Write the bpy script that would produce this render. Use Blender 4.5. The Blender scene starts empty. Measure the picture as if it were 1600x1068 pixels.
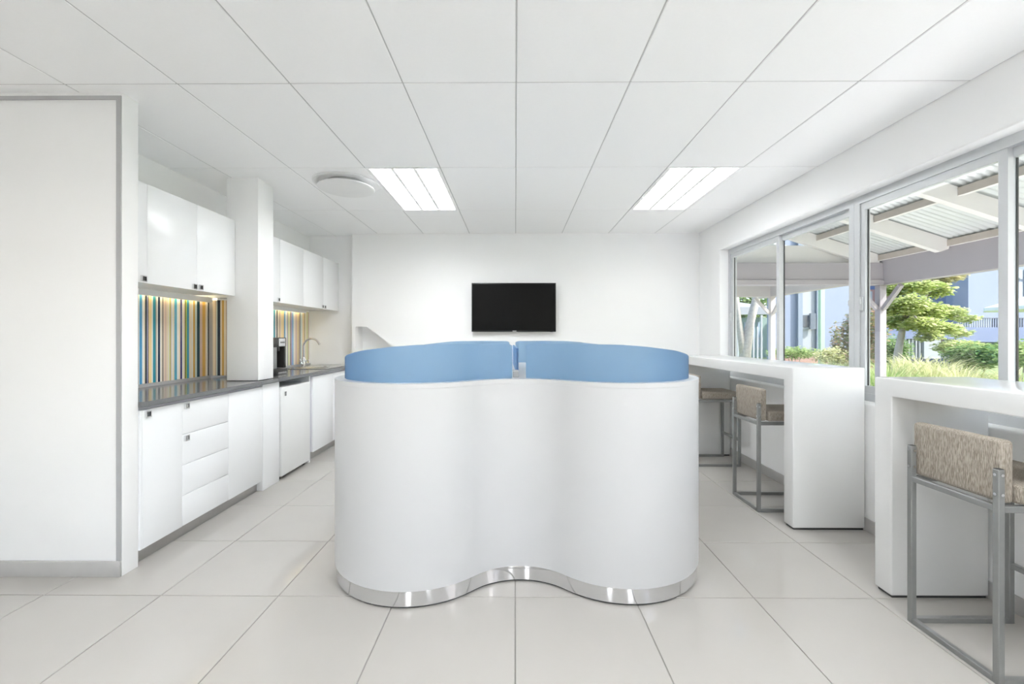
import bpy, bmesh, math, random
from mathutils import Vector, Matrix, noise
random.seed(7)
R = math.radians
sc = bpy.context.scene
C = sc.collection

# ------------------------------------------------------------------ camera, world, sun, exposure
CAM_H = 1.312
FPX = 691.0
YAW = 0.42
cam_d = bpy.data.cameras.new('camera')
cam = bpy.data.objects.new('camera', cam_d)
C.objects.link(cam)
cam.location = (0, 0, CAM_H)
cam.rotation_euler = (R(90), 0, R(YAW))
cam_d.sensor_width = 36.0
cam_d.lens = 36.0 * FPX / 1600.0
cam_d.shift_y = -8.0 / 1600.0
cam_d.clip_start = 0.05
cam_d.clip_end = 300
sc.camera = cam

w = bpy.data.worlds.new('sky')
sc.world = w
w.use_nodes = True
wn, wl = w.node_tree.nodes, w.node_tree.links
bg = wn['Background']
sky = wn.new('ShaderNodeTexSky')
sky.sky_type = 'NISHITA'
sky.sun_disc = False
sky.sun_elevation = R(45)
sky.sun_rotation = R(120)
sky.air_density = 1.0
sky.dust_density = 2.0
wl.new(sky.outputs[0], bg.inputs[0])
bg.inputs[1].default_value = 0.21

sun_d = bpy.data.lights.new('sun', 'SUN')
sun_d.energy = 3.3
sun_d.angle = R(0.6)
sun_d.color = (1.0, 0.98, 0.95)
sun = bpy.data.objects.new('sun', sun_d)
C.objects.link(sun)
sun.location = (10, -8, 20)
sun.rotation_euler = Vector((-0.85, 0.5, -1.0)).to_track_quat('-Z', 'Y').to_euler()

LAMP = 9.0          # radiance of the ceiling light panels
sc.view_settings.view_transform = 'Standard'
sc.view_settings.look = 'None'
sc.view_settings.exposure = 1.44
sc.view_settings.gamma = 1.0
sc.view_settings.use_curve_mapping = False
sc.cycles.use_denoising = True
sc.cycles.max_bounces = 20
sc.cycles.diffuse_bounces = 16
sc.cycles.transparent_max_bounces = 16

# ------------------------------------------------------------------ key dimensions (metres)
CEIL = 2.652
YB = 5.74           # back wall
YK = 5.90           # end wall of the kitchenette
XR = 2.385          # window wall, inner face
XK = -2.757          # wall behind the kitchenette
XF = -2.15          # front plane of the base cabinets
XU = -2.355         # front plane of the wall cabinets
XL = -4.6           # left end of the room beyond the partition
YR = -4.2           # rear of the room, behind the camera

# ------------------------------------------------------------------ materials
def mat(name, col, rough=0.5, metal=0.0, spec=0.5, nscale=0, namt=0.0, bump=0.0, bscale=200, coat=0.0, emit=None, estr=0):
    m = bpy.data.materials.new(name)
    m.use_nodes = True
    n, l = m.node_tree.nodes, m.node_tree.links
    b = n['Principled BSDF']
    b.inputs['Base Color'].default_value = (*col, 1)
    b.inputs['Roughness'].default_value = rough
    b.inputs['Metallic'].default_value = metal
    b.inputs['Specular IOR Level'].default_value = spec
    b.inputs['Coat Weight'].default_value = coat
    b.inputs['Coat Roughness'].default_value = 0.05
    if emit:
        b.inputs['Emission Color'].default_value = (*emit, 1)
        b.inputs['Emission Strength'].default_value = estr
    if nscale:
        tc = n.new('ShaderNodeTexCoord')
        t = n.new('ShaderNodeTexNoise')
        t.inputs['Scale'].default_value = nscale
        t.inputs['Detail'].default_value = 4
        l.new(tc.outputs['Object'], t.inputs['Vector'])
        mx = n.new('ShaderNodeMix'); mx.data_type = 'RGBA'
        mx.inputs['A'].default_value = (*[max(0, c * (1 - namt)) for c in col], 1)
        mx.inputs['B'].default_value = (*[min(1, c * (1 + namt)) for c in col], 1)
        l.new(t.outputs['Fac'], mx.inputs['Factor'])
        l.new(mx.outputs['Result'], b.inputs['Base Color'])
    if bump:
        tc = n.new('ShaderNodeTexCoord')
        t = n.new('ShaderNodeTexNoise')
        t.inputs['Scale'].default_value = bscale
        l.new(tc.outputs['Object'], t.inputs['Vector'])
        bp = n.new('ShaderNodeBump')
        bp.inputs['Strength'].default_value = bump
        bp.inputs['Distance'].default_value = 0.002
        l.new(t.outputs['Fac'], bp.inputs['Height'])
        l.new(bp.outputs['Normal'], b.inputs['Normal'])
    return m

M = {}
M['wall'] = mat('white wall paint', (0.90, 0.90, 0.90), 0.55, nscale=3, namt=0.01, bump=0.05, bscale=300)
M['ceil'] = mat('white ceiling tile', (0.93, 0.93, 0.935), 0.7, nscale=60, namt=0.012)
M['tbar'] = mat('grey ceiling grid', (0.52, 0.52, 0.52), 0.6, nscale=20, namt=0.05)
M['grout'] = mat('grey grout', (0.30, 0.29, 0.27), 0.8, nscale=30, namt=0.1)
M['tile'] = mat('polished cream porcelain', (0.465, 0.446, 0.418), 0.075, spec=0.45, nscale=5, namt=0.025)
M['skirt'] = mat('grey skirting tile', (0.47, 0.46, 0.45), 0.35, nscale=12, namt=0.06)
M['trimgrey'] = mat('grey shadow gap channel', (0.45, 0.45, 0.46), 0.5, nscale=20, namt=0.03)
M['cab'] = mat('white cabinet lacquer', (0.90, 0.91, 0.925), 0.25, nscale=2, namt=0.006)
M['carc'] = mat('pale grey cabinet carcass', (0.66, 0.66, 0.72), 0.4, nscale=8, namt=0.02)
M['toe'] = mat('brushed steel plinth', (0.46, 0.45, 0.44), 0.28, metal=0.7, nscale=30, namt=0.06)
M['chrome'] = mat('chrome', (0.75, 0.75, 0.76), 0.12, metal=1.0, nscale=10, namt=0.02)
M['toechrome'] = mat('polished steel kick plate', (0.72, 0.72, 0.74), 0.09, metal=0.9, nscale=6, namt=0.03)
M['dark'] = mat('black plastic', (0.012, 0.012, 0.013), 0.3, nscale=20, namt=0.2)
M['gap'] = mat('dark shadow plinth', (0.05, 0.05, 0.05), 0.7, nscale=20, namt=0.1)
M['worktop'] = mat('dark grey laminate worktop', (0.17, 0.175, 0.18), 0.16, spec=0.6, nscale=180, namt=0.25)
M['counter'] = mat('satin white counter', (0.565, 0.565, 0.57), 0.35, nscale=3, namt=0.008)
M['bar'] = mat('white solid surface', (0.76, 0.76, 0.755), 0.16, nscale=4, namt=0.008)
M['steel'] = mat('grey painted steel tube', (0.29, 0.295, 0.29), 0.38, metal=0.45, nscale=40, namt=0.06)
M['alu'] = mat('satin aluminium', (0.58, 0.595, 0.61), 0.4, metal=0.15, nscale=25, namt=0.03)
M['screen'] = mat('television screen', (0.004, 0.004, 0.004), 0.25, spec=0.12, nscale=10, namt=0.1)
M['emblem'] = mat('silver emblem', (0.7, 0.7, 0.72), 0.3, metal=0.8, nscale=40, namt=0.05)
M['white_plastic'] = mat('white plastic', (0.82, 0.82, 0.82), 0.35, nscale=10, namt=0.01)
M['fridge'] = mat('white fridge enamel', (0.82, 0.825, 0.82), 0.28, nscale=10, namt=0.01)
M['inox'] = mat('brushed stainless steel', (0.62, 0.62, 0.61), 0.22, metal=1.0, nscale=60, namt=0.06)
M['smoke'] = mat('smoked dark plastic', (0.035, 0.033, 0.032), 0.12, nscale=20, namt=0.1)
M['greypanel'] = mat('grey machine panel', (0.24, 0.24, 0.24), 0.25, nscale=30, namt=0.1)
M['cable'] = mat('grey power box', (0.45, 0.44, 0.43), 0.5, nscale=20, namt=0.05)
M['lampw'] = mat('lit diffuser', (0.9, 0.9, 0.9), 0.5, nscale=5, namt=0.01, emit=(0.96, 0.985, 1.0), estr=LAMP)
M['lampdim'] = mat('dimly lit diffuser', (0.9, 0.9, 0.9), 0.5, nscale=5, namt=0.01, emit=(0.96, 0.985, 1.0), estr=4.4)
M['louvre'] = mat('white louvre blade', (0.88, 0.88, 0.88), 0.3, nscale=10, namt=0.01)
M['led'] = mat('warm led strip', (0.9, 0.85, 0.6), 0.5, nscale=5, namt=0.02, emit=(1.0, 0.86, 0.56), estr=2.6)
M['raft'] = mat('white painted timber', (0.80, 0.77, 0.74), 0.6, nscale=12, namt=0.04)
M['beam'] = mat('mauve grey painted timber', (0.40, 0.365, 0.385), 0.6, nscale=12, namt=0.05)
M['purlin'] = mat('beige timber', (0.52, 0.45, 0.39), 0.7, nscale=16, namt=0.1)
M['sheet'] = mat('galvanised corrugated sheet', (0.62, 0.64, 0.64), 0.4, metal=0.3, nscale=8, namt=0.06)
M['post2'] = mat('pale beige timber', (0.60, 0.54, 0.50), 0.7, nscale=14, namt=0.06)
M['patio'] = mat('pale concrete paving', (0.72, 0.69, 0.66), 0.8, nscale=6, namt=0.08)
M['soil'] = mat('rough lawn', (0.20, 0.25, 0.10), 0.95, nscale=4, namt=0.35)
M['render_b'] = mat('pale blue white render', (0.255, 0.285, 0.37), 0.8, nscale=2, namt=0.03)
M['render_w'] = mat('white render', (0.36, 0.37, 0.39), 0.8, nscale=2, namt=0.02)
M['blue_grey'] = mat('blue grey paint', (0.22, 0.255, 0.31), 0.6, nscale=6, namt=0.05)
M['bluewall'] = mat('blue lavender render', (0.17, 0.20, 0.32), 0.8, nscale=2, namt=0.04)
M['glassdark'] = mat('dark window glass', (0.07, 0.09, 0.12), 0.08, nscale=3, namt=0.2)
M['glassblue'] = mat('pale reflecting window glass', (0.34, 0.42, 0.52), 0.08, nscale=3, namt=0.2)
M['shutter'] = mat('grey shutter paint', (0.12, 0.14, 0.17), 0.6, nscale=8, namt=0.05)
M['green'] = mat('pale green paint', (0.36, 0.52, 0.37), 0.5, nscale=8, namt=0.04)
M['bark'] = mat('pale bark', (0.42, 0.38, 0.33), 0.9, nscale=18, namt=0.35, bump=0.6, bscale=40)
M['iron'] = mat('dark iron railing', (0.10, 0.11, 0.14), 0.5, nscale=20, namt=0.1)
M['sage'] = mat('sage green boards', (0.30, 0.40, 0.36), 0.8, nscale=10, namt=0.2)
M['canvas'] = mat('white canvas', (0.80, 0.80, 0.80), 0.8, nscale=10, namt=0.02)
M['brick_red'] = mat('dull red brick', (0.42, 0.25, 0.22), 0.9, nscale=20, namt=0.2)

def leafmat(name, c1, c2, tr=0.45):
    m = bpy.data.materials.new(name); m.use_nodes = True
    n, l = m.node_tree.nodes, m.node_tree.links
    n.remove(n['Principled BSDF'])
    g = n.new('ShaderNodeNewGeometry')
    mx = n.new('ShaderNodeMix'); mx.data_type = 'RGBA'
    mx.inputs['A'].default_value = (*c1, 1); mx.inputs['B'].default_value = (*c2, 1)
    l.new(g.outputs['Random Per Island'], mx.inputs['Factor'])
    d = n.new('ShaderNodeBsdfDiffuse'); t = n.new('ShaderNodeBsdfTranslucent')
    l.new(mx.outputs['Result'], d.inputs[0]); l.new(mx.outputs['Result'], t.inputs[0])
    s = n.new('ShaderNodeMixShader'); s.inputs[0].default_value = tr
    l.new(d.outputs[0], s.inputs[1]); l.new(t.outputs[0], s.inputs[2])
    l.new(s.outputs[0], n['Material Output'].inputs[0])
    return m
M['lime'] = leafmat('lime green leaves', (0.36, 0.46, 0.13), (0.74, 0.74, 0.42))
M['bronze'] = leafmat('bronze green leaves', (0.40, 0.38, 0.18), (0.68, 0.60, 0.36))
M['midgreen'] = leafmat('mid green leaves', (0.12, 0.24, 0.08), (0.38, 0.48, 0.20))
M['straw'] = leafmat('straw coloured grass', (0.34, 0.38, 0.14), (0.86, 0.80, 0.52))
M['grassgreen'] = leafmat('fresh green grass', (0.18, 0.32, 0.08), (0.60, 0.66, 0.32))
M['russet'] = leafmat('russet green leaves', (0.20, 0.30, 0.14), (0.52, 0.34, 0.24))

def paneglass():
    m = bpy.data.materials.new('clear window glass'); m.use_nodes = True
    n, l = m.node_tree.nodes, m.node_tree.links
    n.remove(n['Principled BSDF'])
    t = n.new('ShaderNodeBsdfTransparent'); t.inputs[0].default_value = (0.96, 0.98, 0.98, 1)
    g = n.new('ShaderNodeBsdfGlossy'); g.inputs['Roughness'].default_value = 0.02
    s = n.new('ShaderNodeMixShader'); s.inputs[0].default_value = 0.05
    l.new(t.outputs[0], s.inputs[1]); l.new(g.outputs[0], s.inputs[2])
    l.new(s.outputs[0], n['Material Output'].inputs[0])
    return m
M['pane'] = paneglass()

def frosted():
    m = bpy.data.materials.new('frosted blue acrylic'); m.use_nodes = True
    n, l = m.node_tree.nodes, m.node_tree.links
    b = n['Principled BSDF']
    b.inputs['Base Color'].default_value = (0.95, 0.97, 1.0, 1)
    b.inputs['Roughness'].default_value = 0.5
    b.inputs['IOR'].default_value = 1.3
    b.inputs['Transmission Weight'].default_value = 1.0
    va = n.new('ShaderNodeVolumeAbsorption')
    va.inputs['Color'].default_value = (0.12, 0.55, 0.80, 1)
    va.inputs['Density'].default_value = 56.0
    l.new(va.outputs[0], n['Material Output'].inputs['Volume'])
    t = n.new('ShaderNodeBsdfTranslucent'); t.inputs[0].default_value = (0.46, 0.62, 0.78, 1)
    d = n.new('ShaderNodeBsdfDiffuse'); d.inputs[0].default_value = (0.36, 0.51, 0.67, 1)
    s1 = n.new('ShaderNodeMixShader'); s1.inputs[0].default_value = 0.5
    s2 = n.new('ShaderNodeMixShader'); s2.inputs[0].default_value = 0.35
    l.new(t.outputs[0], s1.inputs[1]); l.new(d.outputs[0], s1.inputs[2])
    l.new(b.outputs[0], s2.inputs[1]); l.new(s1.outputs[0], s2.inputs[2])
    l.new(s2.outputs[0], n['Material Output'].inputs['Surface'])
    return m
M['blueglass'] = frosted()

def fabric(name, dark, light, sc_=(110, 110, 16)):
    m = bpy.data.materials.new(name); m.use_nodes = True
    n, l = m.node_tree.nodes, m.node_tree.links
    b = n['Principled BSDF']; b.inputs['Roughness'].default_value = 0.85
    b.inputs['Specular IOR Level'].default_value = 0.2
    tc = n.new('ShaderNodeTexCoord'); mp = n.new('ShaderNodeMapping')
    mp.inputs['Scale'].default_value = sc_
    t = n.new('ShaderNodeTexNoise'); t.inputs['Scale'].default_value = 1.0; t.inputs['Detail'].default_value = 3
    l.new(tc.outputs['Object'], mp.inputs[0]); l.new(mp.outputs[0], t.inputs['Vector'])
    cr = n.new('ShaderNodeValToRGB')
    cr.color_ramp.elements[0].position = 0.40; cr.color_ramp.elements[0].color = (*dark, 1)
    cr.color_ramp.elements[1].position = 0.58; cr.color_ramp.elements[1].color = (*light, 1)
    l.new(t.outputs['Fac'], cr.inputs[0]); l.new(cr.outputs[0], b.inputs['Base Color'])
    bp = n.new('ShaderNodeBump'); bp.inputs['Strength'].default_value = 0.5; bp.inputs['Distance'].default_value = 0.003
    l.new(t.outputs['Fac'], bp.inputs['Height']); l.new(bp.outputs[0], b.inputs['Normal'])
    return m
M['fabric'] = fabric('taupe streaked upholstery', (0.23, 0.20, 0.165), (0.44, 0.39, 0.335), (420, 420, 42))

def printmat(name):
    m = bpy.data.materials.new(name); m.use_nodes = True
    n, l = m.node_tree.nodes, m.node_tree.links
    b = n['Principled BSDF']; b.inputs['Roughness'].default_value = 0.06
    b.inputs['Specular IOR Level'].default_value = 0.6
    b.inputs['Coat Weight'].default_value = 0.4
    a = n.new('ShaderNodeVertexColor'); a.layer_name = 'print'
    l.new(a.outputs[0], b.inputs['Base Color'])
    return m
M['print'] = printmat('striped print behind glass')

# ------------------------------------------------------------------ helpers
LOC = {}                                  # world location of each object's origin
def tag(o, label=None, cat=None, group=None, kind=None):
    if label: o['label'] = label
    if cat: o['category'] = cat
    if group: o['group'] = group
    if kind: o['kind'] = kind
    return o
def thing(name, loc, label, cat, group=None, kind=None):
    o = bpy.data.objects.new(name, None)
    o.empty_display_size = 0.1
    C.objects.link(o)
    o.location = loc
    LOC[o.name] = Vector(loc)
    return tag(o, label, cat, group, kind)
def obj(name, bm, m, parent=None, smooth=False, local=False, auto=None):
    """one mesh object; world coordinates unless local, then the parent's own frame"""
    bmesh.ops.recalc_face_normals(bm, faces=bm.faces[:])
    if parent and not local:
        bmesh.ops.translate(bm, verts=bm.verts[:], vec=-LOC[parent.name])
    me = bpy.data.meshes.new(name)
    bm.to_mesh(me); bm.free()
    for mm in (m if isinstance(m, (list, tuple)) else [m]):
        me.materials.append(M[mm] if isinstance(mm, str) else mm)
    if smooth:
        for p in me.polygons: p.use_smooth = True
        if auto:
            me.set_sharp_from_angle(angle=R(auto))
    o = bpy.data.objects.new(name, me)
    C.objects.link(o)
    LOC[o.name] = Vector((0, 0, 0))
    if parent:
        o.parent = parent
        LOC[o.name] = LOC[parent.name].copy()
    return o
def bx(bm, x0, x1, y0, y1, z0, z1, bev=0.0, seg=2, mi=0):
    r = bmesh.ops.create_cube(bm, size=1)
    vs = r['verts']
    for v in vs:
        v.co = Vector(((x0 + x1) / 2 + v.co.x * (x1 - x0), (y0 + y1) / 2 + v.co.y * (y1 - y0), (z0 + z1) / 2 + v.co.z * (z1 - z0)))
    fs = list({f for v in vs for f in v.link_faces})
    for f in fs: f.material_index = mi
    if bev > 0:
        es = list({e for v in vs for e in v.link_edges})
        r = bmesh.ops.bevel(bm, geom=es, offset=bev, segments=seg, profile=0.5, affect='EDGES')
        for f in r['faces']: f.material_index = mi
    return bm
def box(name, x0, x1, y0, y1, z0, z1, m, parent=None, bev=0.0, seg=2):
    return obj(name, bx(bmesh.new(), min(x0, x1), max(x0, x1), min(y0, y1), max(y0, y1), min(z0, z1), max(z0, z1), bev, seg), m, parent, smooth=bev > 0, auto=35)
def tube(bm, pts, rads, n=10, cap=True):
    """tube along a polyline; rads one radius or a list"""
    pts = [Vector(p) for p in pts]
    if not isinstance(rads, (list, tuple)): rads = [rads] * len(pts)
    rings = []
    up = Vector((0, 0, 1))
    prev = None
    for i, p in enumerate(pts):
        d = (pts[min(i + 1, len(pts) - 1)] - pts[max(i - 1, 0)]).normalized()
        if prev is None:
            a = d.cross(up if abs(d.z) < 0.9 else Vector((1, 0, 0))).normalized()
        else:
            a = (prev - d * prev.dot(d)).normalized()
        prev = a
        b = d.cross(a).normalized()
        rings.append([bm.verts.new(p + (a * math.cos(2 * math.pi * k / n) + b * math.sin(2 * math.pi * k / n)) * rads[i]) for k in range(n)])
    for i in range(len(rings) - 1):
        for k in range(n):
            bm.faces.new((rings[i][k], rings[i][(k + 1) % n], rings[i + 1][(k + 1) % n], rings[i + 1][k]))
    if cap:
        bm.faces.new(rings[0][::-1]); bm.faces.new(rings[-1])
    return bm
def lathe(bm, prof, c, n=32):
    """prof: list of (r, z) around the vertical axis through c"""
    rings = []
    for r, z in prof:
        rings.append([bm.verts.new((c[0] + r * math.cos(2 * math.pi * k / n), c[1] + r * math.sin(2 * math.pi * k / n), c[2] + z)) for k in range(n)])
    for i in range(len(rings) - 1):
        for k in range(n):
            bm.faces.new((rings[i][k], rings[i][(k + 1) % n], rings[i + 1][(k + 1) % n], rings[i + 1][k]))
    bm.faces.new(rings[0][::-1]); bm.faces.new(rings[-1])
    return bm
def prism(bm, poly, fn):
    """poly: list of 2d points; fn(p, t) -> 3d point at t = 0 / 1"""
    a = [bm.verts.new(fn(p, 0)) for p in poly]
    b = [bm.verts.new(fn(p, 1)) for p in poly]
    n = len(poly)
    bm.faces.new(a[::-1]); bm.faces.new(b)
    for k in range(n):
        bm.faces.new((a[k], a[(k + 1) % n], b[(k + 1) % n], b[k]))
    return bm
def beam(bm, p0, p1, w_, h_, up=(0, 0, 1), bev=0.0):
    """square-cut bar from p0 to p1 (centre line), width w_, height h_"""
    p0, p1 = Vector(p0), Vector(p1)
    d = (p1 - p0); L = d.length; d.normalize()
    s = d.cross(Vector(up)).normalized(); u = s.cross(d).normalized()
    r = bmesh.ops.create_cube(bm, size=1)
    for v in r['verts']:
        v.co = p0 + d * (v.co.x + 0.5) * L + s * v.co.y * w_ + u * v.co.z * h_
    if bev:
        es = list({e for v in r['verts'] for e in v.link_edges})
        bmesh.ops.bevel(bm, geom=es, offset=bev, segments=1, affect='EDGES')
    return bm
def link_copy(o, parent=None, loc=None):
    c = o.copy(); C.objects.link(c)
    if parent is not None: c.parent = parent
    if loc is not None: c.location = loc
    return c
def copy_tree(root, loc, label=None):
    r = link_copy(root, None, loc)
    LOC[r.name] = Vector(loc)
    if label: r['label'] = label
    for ch in list(root.children):
        c = link_copy(ch, r)
        for g in list(ch.children):
            link_copy(g, c)
    return r
def holed(name, ucuts, vcuts, holes, fn, m, kind='structure', bev=0.012):
    """a slab wall with rectangular holes; fn(u, v, t) with t 0 room face, 1 outer face; holes = set of cells (i, j)"""
    bm = bmesh.new()
    g = [[bm.verts.new(fn(u, v, 0)) for v in vcuts] for u in ucuts]
    fs = []
    for i in range(len(ucuts) - 1):
        for j in range(len(vcuts) - 1):
            if (i, j) not in holes:
                fs.append(bm.faces.new((g[i][j], g[i + 1][j], g[i + 1][j + 1], g[i][j + 1])))
    rim = []
    for (i, j) in holes:
        for a, b_, n_ in (((i, j), (i + 1, j), (i, j - 1)), ((i, j + 1), (i + 1, j + 1), (i, j + 1)),
                          ((i, j), (i, j + 1), (i - 1, j)), ((i + 1, j), (i + 1, j + 1), (i + 1, j))):
            if n_ not in holes:
                rim.append((g[a[0]][a[1]], g[b_[0]][b_[1]]))
    off = Vector(fn(ucuts[0], vcuts[0], 1)) - Vector(fn(ucuts[0], vcuts[0], 0))
    for v in [v for v in bm.verts if not v.link_faces]: bm.verts.remove(v)
    r = bmesh.ops.extrude_face_region(bm, geom=fs)
    nv = [x for x in r['geom'] if isinstance(x, bmesh.types.BMVert)]
    bmesh.ops.translate(bm, verts=nv, vec=off)
    if not any(f.is_valid and all(abs((v.co - Vector(fn(ucuts[0], vcuts[0], 0))).dot(off.normalized())) < 1e-5 for v in f.verts) for f in bm.faces):
        for i in range(len(ucuts) - 1):
            for j in range(len(vcuts) - 1):
                if (i, j) not in holes:
                    bm.faces.new((g[i][j], g[i + 1][j], g[i + 1][j + 1], g[i][j + 1]))
    if bev:
        es = []
        for a, b_ in rim:
            if a.is_valid and b_.is_valid:
                e = bm.edges.get((a, b_))
                if e: es.append(e)
        bmesh.ops.bevel(bm, geom=es, offset=bev, segments=3, profile=0.5, affect='EDGES')
    o = obj(name, bm, m, smooth=True, auto=30)
    return tag(o, kind=kind)
def P(u, v, Y):
    """a point at depth Y seen in direction (u, v) of the frame"""
    a = (u - 800) / FPX
    c, s = math.cos(R(YAW)), math.sin(R(YAW))
    X = Y * (a * c - s) / (c + a * s)
    d = -X * s + Y * c
    return Vector((X, Y, CAM_H - (v - 526) / FPX * d))

# ================================================================== THE ROOM
# floor: grout bed and one object per polished tile
floor = tag(box('floor', XL, XR + 0.02, YR, YK + 0.02, -0.12, -0.004, 'grout'), kind='structure')
T = 0.6; GAP = 0.0048
tb = bx(bmesh.new(), -T / 2 + GAP / 2, T / 2 - GAP / 2, -T / 2 + GAP / 2, T / 2 - GAP / 2, -0.01, 0.0, 0.0012, 1)
first = None
xs0 = [k * T for k in range(-8, 5)]
ys0 = [2.233 + k * T for k in range(-11, 8)]
def clipped_tile(x0, x1, y0, y1):
    return x0 < XL or x1 > XR or y1 > YK or y0 < YR
for x0 in xs0:
    for y0 in ys0:
        x1, y1 = x0 + T, y0 + T
        if x1 <= XL or x0 >= XR or y0 >= YK or y1 <= YR: continue
        if clipped_tile(x0, x1, y0, y1):
            o = box('floor_tile', max(x0 + GAP / 2, XL), min(x1 - GAP / 2, XR), max(y0 + GAP / 2, YR), min(y1 - GAP / 2, YK), -0.01, 0.0, 'tile', floor, 0.0012, 1)
        elif first is None:
            first = o = obj('floor_tile', tb, 'tile', floor, smooth=True, auto=30)
            o.location = (x0 + T / 2, y0 + T / 2, 0)
        else:
            link_copy(first, floor, (x0 + T / 2, y0 + T / 2, 0))

# ceiling: grid backing, one object per tile, openings for light panels
ceiling = tag(box('ceiling', XL, XR + 0.2, YR, YK + 0.2, CEIL + 0.052, CEIL + 0.25, 'tbar'), kind='structure')
CG = 0.0068
CY = [2.335 + 1.165 * k for k in range(-6, 4)]
CX = [0.005 + 0.6 * k for k in range(-8, 5)]
fix = [(-2, 1), (2, 1), (-2, -2), (2, -2), (-2, -5), (2, -5)]          # light panel cells (column, row); last four unseen, added for even lighting
firstc = None
for i, x0 in enumerate(CX):
    for j, y0 in enumerate(CY):
        x1, y1 = x0 + 0.6, y0 + 1.165
        if x1 <= XL or x0 >= XR or y0 >= YK or y1 <= YR: continue
        if (i - 8, j - 6) in fix: continue
        if x0 < XL or x1 > XR or y1 > YK or y0 < YR:
            box('ceiling_tile', max(x0 + CG / 2, XL), min(x1 - CG / 2, XR - 0.004), max(y0 + CG / 2, YR), min(y1 - CG / 2, YK), CEIL, CEIL + 0.014, 'ceil', ceiling, 0.003, 1)
        elif firstc is None:
            b_ = bx(bmesh.new(), -0.3 + CG / 2, 0.3 - CG / 2, -0.5825 + CG / 2, 0.5825 - CG / 2, 0, 0.014, 0.003, 1)
            firstc = obj('ceiling_tile', b_, 'ceil', ceiling, smooth=True, auto=30)
            firstc.location = (x0 + 0.3, y0 + 0.5825, CEIL)
        else:
            link_copy(firstc, ceiling, (x0 + 0.3, y0 + 0.5825, CEIL))

for x in CX[1:]:
    box('grid_bar', x - CG / 2 + 0.0003, x + CG / 2 - 0.0003, YR, YK, CEIL + 0.003, CEIL + 0.012, 'tbar', ceiling)
for y in CY:
    for k in range(len(CX) - 1):
        if y < YK and y > YR: box('grid_bar', max(CX[k] + CG / 2, XL), CX[k + 1] - CG / 2, y - CG / 2 + 0.0003, y + CG / 2 - 0.0003, CEIL + 0.003, CEIL + 0.012, 'tbar', ceiling)

# window wall on the right with two openings, rear one unseen, added for daylight
SILL, HEAD = 0.86, 2.325
holed('wall_right', [YR, -2.95, 0.85, 1.30, 5.18, YB + 0.3], [-0.1, SILL, HEAD, CEIL + 0.25], {(1, 1), (3, 1)},
      lambda u, v, t: (XR + t * 0.2, u, v), 'wall', bev=0.018)
# back wall with the low sloping recess under the stairs
bm = bmesh.new()
poly = [(-2.127, -0.05), (-2.077, -0.05), (-2.077, 1.444), (-1.925, 1.444), (-0.03, -0.05), (XR, -0.05), (XR, CEIL + 0.1), (-2.127, CEIL + 0.1)]
prism(bm, poly, lambda p, t: (p[0], YB + 0.26 * t, p[1]))
tag(obj('wall_back', bm, 'wall'), kind='structure')
tag(box('wall_recess', -2.2, 0.2, YB + 0.26, YB + 0.32, -0.05, 1.6, 'wall'), kind='structure')
tag(box('wall_kitchen_end', XK - 0.1, -2.1271, YK, YK + 0.1, -0.05, CEIL + 0.1, 'wall'), kind='structure')
tag(box('wall_left', XK - 0.12, XK, 2.51, YK + 0.1, -0.05, CEIL + 0.1, 'wall'), kind='structure')
part = tag(box('wall_partition', XL - 0.1, -2.157, 2.412, 2.515, -0.05, CEIL + 0.05, 'wall', bev=0.003), kind='structure')
tag(box('trim_1', XL, -2.160, 2.404, 2.4115, CEIL - 0.040, CEIL - 0.020, 'trimgrey'), kind='structure')
tag(box('trim_2', -2.184, -2.160, 2.404, 2.4115, 0.085, CEIL - 0.0405, 'trimgrey'), kind='structure')
tag(box('baseboard_partition', XL, -2.160, 2.398, 2.4115, 0, 0.084, 'skirt', bev=0.002), kind='structure')
tag(box('baseboard_right', XR - 0.012, XR - 0.0005, YR, YB, 0, 0.085, 'skirt', bev=0.002), kind='structure')
tag(box('wall_left_end', XL - 0.1, XL, YR, 2.41, -0.05, CEIL + 0.1, 'wall'), kind='structure')
holed('wall_front', [XL, -3.6, -1.6, 0.2, 1.4, XR], [-0.05, 0.9, 2.2, CEIL + 0.1], {(1, 1), (3, 1)},
      lambda u, v, t: (u, YR - t * 0.2, v), 'wall')  # unseen rear wall; its openings are added to let in frontal light
# square column standing in the kitchenette
col = thing('column', (-2.28, 3.82, 0), 'square white column between the two runs of wall cabinets', None, kind='structure')
box('shaft', -2.429, -2.163, 3.705, 3.94, 0.945, CEIL - 0.0005, 'wall', col, 0.004)
box('base_panel', -2.42, XF, 3.75, 4.015, 0, 0.9085, 'cab', col, 0.002)

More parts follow.
